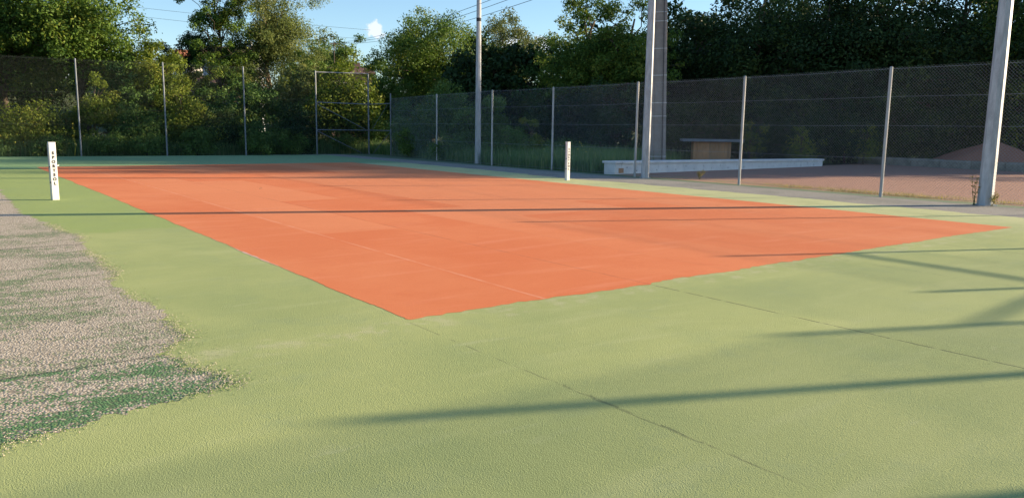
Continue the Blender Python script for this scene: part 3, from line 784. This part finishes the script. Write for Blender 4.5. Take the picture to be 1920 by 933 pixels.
# --- middle distance
tree('distant_tree', 625, 115, TZ(625, 66, 115), 4.4, 3, L_ASH, 'small distant grey-green tree beside the slim wooden pole', n=17000, clumps=90, seed=13, leaf=.32, trunk=.2, group='distant trees')
tree('distant_tree', 590, 105, TZ(590, 80, 105), 4.2, 2, L_MID, 'distant dark tree just right of the poplar', n=17000, clumps=90, seed=14, leaf=.3, trunk=.2, group='distant trees')
tree('distant_tree', 668, 100, TZ(672, 62, 100), 3.8, 2, L_OAK, 'distant tree touching the left flank of the large round oak', n=17000, clumps=90, seed=15, leaf=.3, trunk=.2, group='distant trees')
tree('distant_tree', 250, 110, TZ(250, 92, 110), 5, 2, L_ASH, 'distant tree low on the skyline left of the yellow-green tree', n=8000, clumps=60, seed=16, leaf=.34, trunk=.2, group='distant trees')
tree('distant_tree', 345, 100, TZ(345, 98, 100), 4, 2, L_ASH, 'distant tree low on the skyline behind the slight dark tree', n=8000, clumps=60, seed=17, leaf=.34, trunk=.2, group='distant trees')
tree('oak_tree', 808, 62, TZ(800, 12, 62), 5.4, 1.0, L_OAK, 'large rounded oak with sunlit crown in the middle of the skyline', n=90000, clumps=300, cr=(.12, .22), seed=18, leaf=.18, trunk=.35, taper=.25)
tree('ash_tree', 942, 72, TZ(940, 18, 72), 4.3, 3, L_ASH, 'lighter feathery ash tree behind the farthest floodlight pole', n=46000, clumps=190, cr=(.14, .26), seed=19, leaf=.2, trunk=.25, airy=.4)
tree('broadleaf_tree', 890, 58, TZ(890, 120, 58), 2.9, .6, L_MID, 'sunlit lower tree between the round oak and the ash', n=18000, clumps=80, seed=20, leaf=.17, trunk=.2)
tree('broadleaf_tree', 985, 54, TZ(985, 118, 54), 2.8, .6, L_MID, 'low tree below the ash tree', n=15000, clumps=70, seed=21, leaf=.17, trunk=.2)
# --- right
tree('broadleaf_tree', 1095, 44, TZ(1095, -20, 44), 3.0, 1.6, L_OAK, 'tall dark tree left of the concrete utility pole with sky behind its crown', n=36000, clumps=130, cr=(.13, .26), seed=22, leaf=.15, trunk=.25, group=GR, airy=.5)
tree('broadleaf_tree', 1165, 42, TZ(1165, -30, 42), 2.6, 1.2, L_OAK, 'tall dark tree whose crown passes behind the concrete utility pole', n=28000, clumps=110, cr=(.13, .26), seed=23, leaf=.15, trunk=.22, group=GR, airy=.4)
tree('broadleaf_tree', 1055, 42, TZ(1055, 165, 42), 2.2, .3, L_DARK, 'low shaded thicket tree behind the grass left of the side fence middle', n=16000, clumps=70, seed=24, leaf=.15, trunk=.15, group=GR)
tree('broadleaf_tree', 1140, 40, TZ(1140, 150, 40), 2.4, .3, L_DARK, 'low shaded thicket tree just left of the concrete utility pole', n=16000, clumps=70, seed=25, leaf=.15, trunk=.15, group=GR)
tree('broadleaf_tree', 1300, 46, TZ(1300, 12, 46), 3.2, 0, L_DARK, 'dark tree with the lowest crown on the right, notch of sky above', n=34000, clumps=140, seed=26, leaf=.19, trunk=.25, group=GR)
tree('broadleaf_tree', 1400, 45, TZ(1400, -40, 45), 4.0, 0, L_DARK, 'broad dark tree above the timber shelter', n=40000, clumps=150, seed=27, leaf=.2, trunk=.25, group=GR)
tree('broadleaf_tree', 1510, 45, TZ(1510, -80, 45), 4.2, 0, L_DARK, 'broad dark tree above the right end of the concrete beam', n=40000, clumps=150, seed=28, leaf=.2, trunk=.25, group=GR)
tree('broadleaf_tree', 1630, 46, TZ(1630, -90, 46), 4.3, 0, L_DARK, 'broad dark tree above the left end of the kerb wall', n=40000, clumps=150, seed=29, leaf=.2, trunk=.3, group=GR)
tree('broadleaf_tree', 1760, 49, TZ(1760, -100, 49), 4.4, 0, L_DARK, 'broad dark tree behind the left slope of the sand heap', n=40000, clumps=150, seed=30, leaf=.2, trunk=.3, group=GR)
tree('broadleaf_tree', 1890, 51, TZ(1890, -110, 51), 4.4, 0, L_OAK, 'broad dark tree behind the right slope of the sand heap', n=40000, clumps=150, seed=31, leaf=.2, trunk=.3, group=GR)
tree('broadleaf_tree', 0, 0, 13.5, 4.2, .5, L_DARK, 'dark tree standing just outside the right edge of the view', n=20000, clumps=110, seed=32, leaf=.24, trunk=.3, group=GR, xy=(42.5, -3.5))

# --- the wood that closes the view on the right and keeps the low sun off it
for i, (x, y, H_, rx, lab) in enumerate(((51, -6, 17.5, 5, 'outermost tree of the dark wood beyond the right frame edge'), (50, 4, 15.5, 5.2, 'tall tree of the dark wood behind the sand heap trees'), (47, 12, 15, 5, 'tall tree of the dark wood behind the kerb wall trees'),
        (41, 17, 13, 4.6, 'tall tree of the dark wood behind the concrete beam trees'), (36, 21, 10.5, 4.4, 'lower tree of the dark wood behind the sky notch'), (31, 25, 9.5, 4.2, 'lower tree of the dark wood behind the utility pole trees'), (24, 28, 8.0, 3.8, 'lowest tree of the dark wood behind the tall grass'), (60, -6, 17, 6, 'farthest tree of the dark wood outside the view'),
        (51, -13.6, 18.6, 5.0, 'end tree of the dark wood, its shadow edge crossing the gravel'), (56, -10.5, 19, 5.4, 'second tree from the open end of the dark wood'))):
    tree('broadleaf_tree', 0, 0, H_, rx, 0, L_DARK, lab, n=20000, clumps=110, cr=(.2, .34), seed=140+i, leaf=.36, trunk=.3, group='backing wood on the right', xy=(x, y))

# --- shrubs
def shrub(px, D, ytop, rx, mat, label, n=9000, seed=0, leaf=.12, z0=0, clumps=38, name='shrub', **k):
    return tree(name, px, D, TZ(px, ytop, D), rx, z0, mat, label, 'shrub', n=n, leaf=leaf, clumps=clumps, cr=(.2, .42), trunk=.05, seed=seed, group=GS, **k)
shrub(645, 47.2, 112, 2.5, L_YEL, 'tall large-leaved sunlit shrub rising behind the far corner frame', n=15000, seed=50, leaf=.2, z0=1.0, clumps=75)
shrub(690, 47, 190, 1.7, L_MID, 'dark shrub in the shade under the sunlit one at the corner frame', seed=51)
shrub(840, 40, 140, 1.45, L_SUN, 'leafy pointed shrub left of the farthest floodlight pole', n=13000, seed=52, clumps=50, taper=.5)
shrub(775, 42.5, 185, 1.6, L_SUN, 'rounded shrub behind the fence right of the corner frame', n=12000, seed=53)
shrub(905, 37, 165, 1.35, L_SUN, 'shaded green shrub directly behind the farthest floodlight pole', n=11000, seed=54)
shrub(995, 35, 214, .62, L_YEL, 'small bright yellow-green sapling standing in the tall grass', n=2600, seed=55, leaf=.11, clumps=16)
shrub(60, 42.6, 188, 2.0, L_YEL, 'leftmost low shrub with a sunlit yellow-green top', n=11000, seed=56)
shrub(-40, 42.6, 198, 1.9, L_YEL, 'sunlit shrub running out of the left frame edge', n=9000, seed=57)
shrub(195, 43, 118, 1.1, L_YEL, 'upright sprawling shrub with bright leaves right of the first fence post', n=8000, seed=58)
shrub(128, 44, 205, 1.5, L_MID, 'low shrub behind the first fence post on the left', n=9000, seed=59)
shrub(270, 43, 190, 1.6, L_MID, 'rounded green shrub left of the second fence post', n=10000, seed=60)
shrub(350, 43.5, 160, 1.7, L_YEL, 'yellowish shrub right of the second fence post', n=10000, seed=61)
shrub(420, 43.5, 195, 1.6, L_DARK, 'dark shrub left of the third fence post', n=9000, seed=62)
shrub(510, 43, 225, 1.5, L_MID, 'low green shrub right of the third fence post', n=9000, seed=63)
shrub(565, 43.5, 190, 1.4, L_DARK, 'dark shrub left of the far corner frame', n=9000, seed=64)
shrub(1490, 39.5, 222, .9, L_YEL, 'sparse sapling added for backlit leaf patches above the middle of the concrete beam', n=1500, seed=65, leaf=.11, clumps=22)  # three added saplings in shade, bright leaf colour imitates backlit patches
shrub(1605, 41.5, 225, .9, L_YEL, 'sparse sapling added for backlit leaf patches left of the kerb wall', n=1500, seed=66, leaf=.11, clumps=22)
shrub(1395, 40, 205, .8, L_YEL, 'sparse sapling added for backlit leaf patches beside the timber shelter', n=1100, seed=67, leaf=.11, clumps=18)
shrub(1050, 37, 262, 1.5, L_SUN, 'low fresh green bramble in the tall grass left of the beam', n=6000, seed=68, leaf=.10)
for i, (px, D, yt, lab) in enumerate(((20, 41.5, 252, 'low leafy clump at the fence foot near the left frame edge'), (110, 41.3, 250, 'low leafy clump at the fence foot left of the first far post'), (215, 41.3, 246, 'low leafy clump at the fence foot right of the first far post'),
        (285, 41.3, 250, 'low leafy clump at the fence foot left of the second far post'), (380, 41.5, 240, 'low leafy clump at the fence foot right of the second far post'), (495, 42, 244, 'low leafy clump at the fence foot right of the third far post'), (550, 42.3, 240, 'low leafy clump at the fence foot just left of the corner frame'),
        (640, 45.3, 242, 'low leafy clump seen through the corner frame'), (780, 39.5, 235, 'low leafy clump behind the side fence right of the corner frame'), (860, 36, 238, 'low leafy clump left of the farthest pole foot'), (950, 34, 240, 'low leafy clump right of the farthest pole foot'))):
    shrub(px, D, yt, 1.15, L_SUN, lab, n=5500, seed=90+i, leaf=.10, clumps=26)
for i, (px, D, yt, lab) in enumerate(((1245, 40, 190, 'dark undergrowth shrub behind the concrete utility pole'), (1400, 42, 190, 'dark undergrowth shrub right of the timber shelter'), (1480, 42, 180, 'dark undergrowth shrub above the right half of the concrete beam'),
        (1570, 43, 185, 'dark undergrowth shrub above the right tip of the concrete beam'), (1660, 45, 185, 'dark undergrowth shrub behind the far end of the kerb wall'), (1740, 48, 190, 'dark undergrowth shrub left of the sand heap'),
        (1850, 51, 190, 'dark undergrowth shrub right behind the sand heap peak'), (1950, 51, 185, 'dark undergrowth shrub at the right frame edge'), (1330, 42, 185, 'dark undergrowth shrub behind the timber shelter'))):
    shrub(px, D, yt, 2.1, L_DARK, lab, n=9000, seed=70+i, leaf=.15)

# ------------------------------------------------------------------ grass and weeds
def blades(name, n, fn, hmin, hmax, mat, label, seed, w=.018, lean=.35):
    g = np.random.default_rng(seed); P = fn(g, n); n = len(P)
    hh = g.uniform(hmin, hmax, n)*g.uniform(.5, 1, n); a = g.uniform(0, 6.28, n); l = g.uniform(0, lean, n)*hh
    du = np.stack([np.cos(a), np.sin(a), a*0], 1)*w*.5; dl = np.stack([np.cos(a+1.3)*l, np.sin(a+1.3)*l, hh], 1)
    base = np.stack([P[:, 0], P[:, 1], P[:, 2]-.02], 1); mid = base+dl*np.array([.35, .35, .6])
    q = np.stack([base-du, base+du, mid+du*.8, base+dl, mid-du*.8], 1).reshape(-1, 3)
    o = np_mesh(name, q, 5, mat, None, g.uniform(0, 1, n)**1.3)
    return tag(o, label, name.replace('_', ' '), kind='stuff')
def clumpy(g, n, fx, keep=.5):
    p = fx(g, n*2); k = np.sin(p[:, 0]*1.9+np.sin(p[:, 1]*1.3)*2)*np.sin(p[:, 1]*2.3+1)+g.normal(0, .5, len(p)); p = p[k > 0-keep][:n]
    return np.stack([p[:, 0], p[:, 1], np.array([hill(a, b) for a, b in p])], 1)
def rect(x0, x1, y0, y1): return lambda g, n: np.stack([g.uniform(x0, x1, n), g.uniform(y0, y1, n)], 1)
def side_area(g, n):
    p = np.stack([g.uniform(10.0, 24, n), g.uniform(3.2, 24, n)], 1)
    p = p[~((p[:, 0] > 15) & (p[:, 1] < 8))]
    lim = np.interp(p[:, 1], [3, 9, 14, 20, 22], [10.1, 10.0, 10.6, 11.5, 11.6]); return p[p[:, 0] > lim+.05]
blades('tall_grass', 120000, lambda g, n: clumpy(g, n, side_area), .35, 1.0, L_GRASS, 'tall shaded grass growing behind the side fence', 31)
blades('meadow_weeds', 110000, lambda g, n: clumpy(g, n, lambda g, n: np.stack([g.uniform(-14, 13, n), 0*g.uniform(size=n), ], 1)+np.stack([np.zeros(n), 23.4+g.uniform(0, 3.5, n)], 1)), .3, .95, L_GRASS, 'rough weeds and grass along the far fence', 32)
blades('dry_grass', 9000, lambda g, n: clumpy(g, n, lambda g, n: np.stack([10.0+np.abs(g.normal(0, .45, n)), g.uniform(-20, -3.5, n)], 1), .1), .04, .17, L_DRY, 'sparse dry grass at the foot of the side fence', 33, .008)
blades('verge_grass', 30000, lambda g, n: clumpy(g, n, rect(27, 40, 5.0, 14)), .1, .5, L_GRASS, 'shaded rough grass beyond the gravel yard', 34, .03)
# wild flowers as scattered small heads in the weeds
g = np.random.default_rng(77); nfl = 420; fx = np.concatenate([g.uniform(-8, 12, 300), g.uniform(11, 16, 120)]); fy = np.concatenate([g.uniform(22.9, 25.5, 300), g.uniform(5, 20, 120)])
q, var = leaves(np.stack([fx, fy, g.uniform(.3, .95, nfl)], 1), np.full(nfl, .03), nfl*4, .035, 5, asp=.9)
tag(np_mesh('wild_flowers', q, 4, L_FLOW, None, var), 'tiny yellow and white flower heads dotted in the weeds', 'wild flowers', kind='stuff')
# a tall yellow flower spike behind the first far fence post, and the dry weed on the near pole
def weed(loc, h_, n, mat, label, name, seed, spread=.12, leaf=.05):
    root = empty(name, (*loc, 0), 0, label, 'weed'); g = np.random.default_rng(seed); b = MB(); C = []
    for k in range(n):
        a = g.uniform(0, 6.28); tip = Vector((math.cos(a)*spread*g.uniform(.3, 1), math.sin(a)*spread*g.uniform(.3, 1), h_*g.uniform(.5, 1)))
        P = limb(b, (g.normal()*.02, g.normal()*.02, 0), tip, .006, .003, g, 5, .05); C += [tuple(p) for p in P[2:]]
    b.build('stems', mat, root)
    q, var = leaves(C, [.05]*len(C), len(C)*9, leaf, seed); np_mesh('foliage', q, 4, mat, root, var)
weed((9.24, -9.70), .60, 4, L_DRY, 'dry reddish weed climbing the foot of the nearest floodlight pole', 'climbing_weed', 5, .10, .035)
weed((9.25, -10.05), .30, 4, L_DRY, 'short yellowed weed on the right of the nearest pole foot', 'yellow_weed', 6, .16, .04)
weed((-2.9, 23.0), 1.6, 2, L_FLOW, 'tall yellow flower spike beside the first far fence post', 'flower_spike', 8, .06, .05)
weed((10.9, -1.0), .3, 5, L_DRY, 'small dry tuft on the gravel right of the middle pole', 'dry_weed', 9, .2, .05)

# fallen twigs and debris on the paint
for i, (x, y, a) in enumerate(((-2.2, .9, .3),)):
    g = np.random.default_rng(60+i); b = MB(); L = (.10, .05, .06)[i]
    b.tube([(x, y, .021), (x+L*.5*math.cos(a), y+L*.5*math.sin(a), .028), (x+L*math.cos(a+.3), y+L*math.sin(a+.3), .021)], .004, 5)
    o = b.build('fallen_twig', M_BARK); tag(o, ('small dark twig lying on the far red court', 'tiny twig on the green left run-off', 'tiny twig on the green foreground at right')[i], 'twig')

# ------------------------------------------------------------------ light and sky
w = bpy.data.worlds.new('World'); sc.world = w; w.use_nodes = True
nt = w.node_tree; bg = nt.nodes['Background']
sky = nt.nodes.new('ShaderNodeTexSky'); sky.sky_type = 'NISHITA'; sky.sun_disc = False
sky.sun_elevation = SUN_EL; sky.sun_rotation = math.atan2(SUNV.x, SUNV.y); sky.altitude = 200; sky.air_density = 1.0; sky.dust_density = .15; sky.ozone_density = 3.0
tc = nt.nodes.new('ShaderNodeTexCoord')
def wn(op, a, b=0):
    q = nt.nodes.new('ShaderNodeMath'); q.operation = op
    for i, v in enumerate((a, b)):
        if hasattr(v, 'links'): nt.links.new(v, q.inputs[i])
        else: q.inputs[i].default_value = v
    return q.outputs[0]
def cloud(px, y, rad):
    d = ((px-960)/FPX*CR-(y-466.5)/FPX*CU+CF).normalized()
    q = nt.nodes.new('ShaderNodeVectorMath'); q.operation = 'DISTANCE'; nt.links.new(tc.outputs['Generated'], q.inputs[0]); q.inputs[1].default_value = d
    return wn('SUBTRACT', 1, wn('DIVIDE', q.outputs['Value'], rad))
ns = nt.nodes.new('ShaderNodeTexNoise'); nt.links.new(tc.outputs['Generated'], ns.inputs['Vector']); ns.inputs['Scale'].default_value = 110; ns.inputs['Detail'].default_value = 6; ns.inputs['Roughness'].default_value = .6
acc = None
for a in ((703, 57, .014), (965, 100, .03), (1015, 85, .015), (120, 165, .06), (30, 150, .05)):
    c = cloud(*a); acc = c if acc is None else wn('MAXIMUM', acc, c)
f = wn('ADD', wn('MAXIMUM', acc, -1.0), wn('MULTIPLY', wn('SUBTRACT', ns.outputs['Fac'], .5), 1.6))
mr = nt.nodes.new('ShaderNodeMapRange'); mr.interpolation_type = 'SMOOTHSTEP'; nt.links.new(f, mr.inputs[0]); mr.inputs[1].default_value = .12; mr.inputs[2].default_value = .5; mr.inputs[4].default_value = .6
mx = nt.nodes.new('ShaderNodeMix'); mx.data_type = 'RGBA'; nt.links.new(mr.outputs[0], mx.inputs[0]); nt.links.new(sky.outputs[0], mx.inputs[6]); mx.inputs[7].default_value = (5.2, 5.0, 5.2, 1)
nt.links.new(mx.outputs[2], bg.inputs[0]); bg.inputs[1].default_value = .09

sl = bpy.data.lights.new('sun', 'SUN'); sl.energy = 5.0; sl.angle = R(.55); sl.color = (1, .80, .54)
so = bpy.data.objects.new('sun', sl); COL.objects.link(so); so.rotation_euler = SUNV.to_track_quat('Z', 'Y').to_euler(); so.location = SUNV*60

vs = sc.view_settings; vs.view_transform = 'Standard'; vs.look = 'None'; vs.exposure = 1.36; vs.gamma = 1; vs.use_curve_mapping = False
sc.cycles.max_bounces = 4; sc.cycles.diffuse_bounces = 2; sc.cycles.transmission_bounces = 2; sc.cycles.transparent_max_bounces = 4
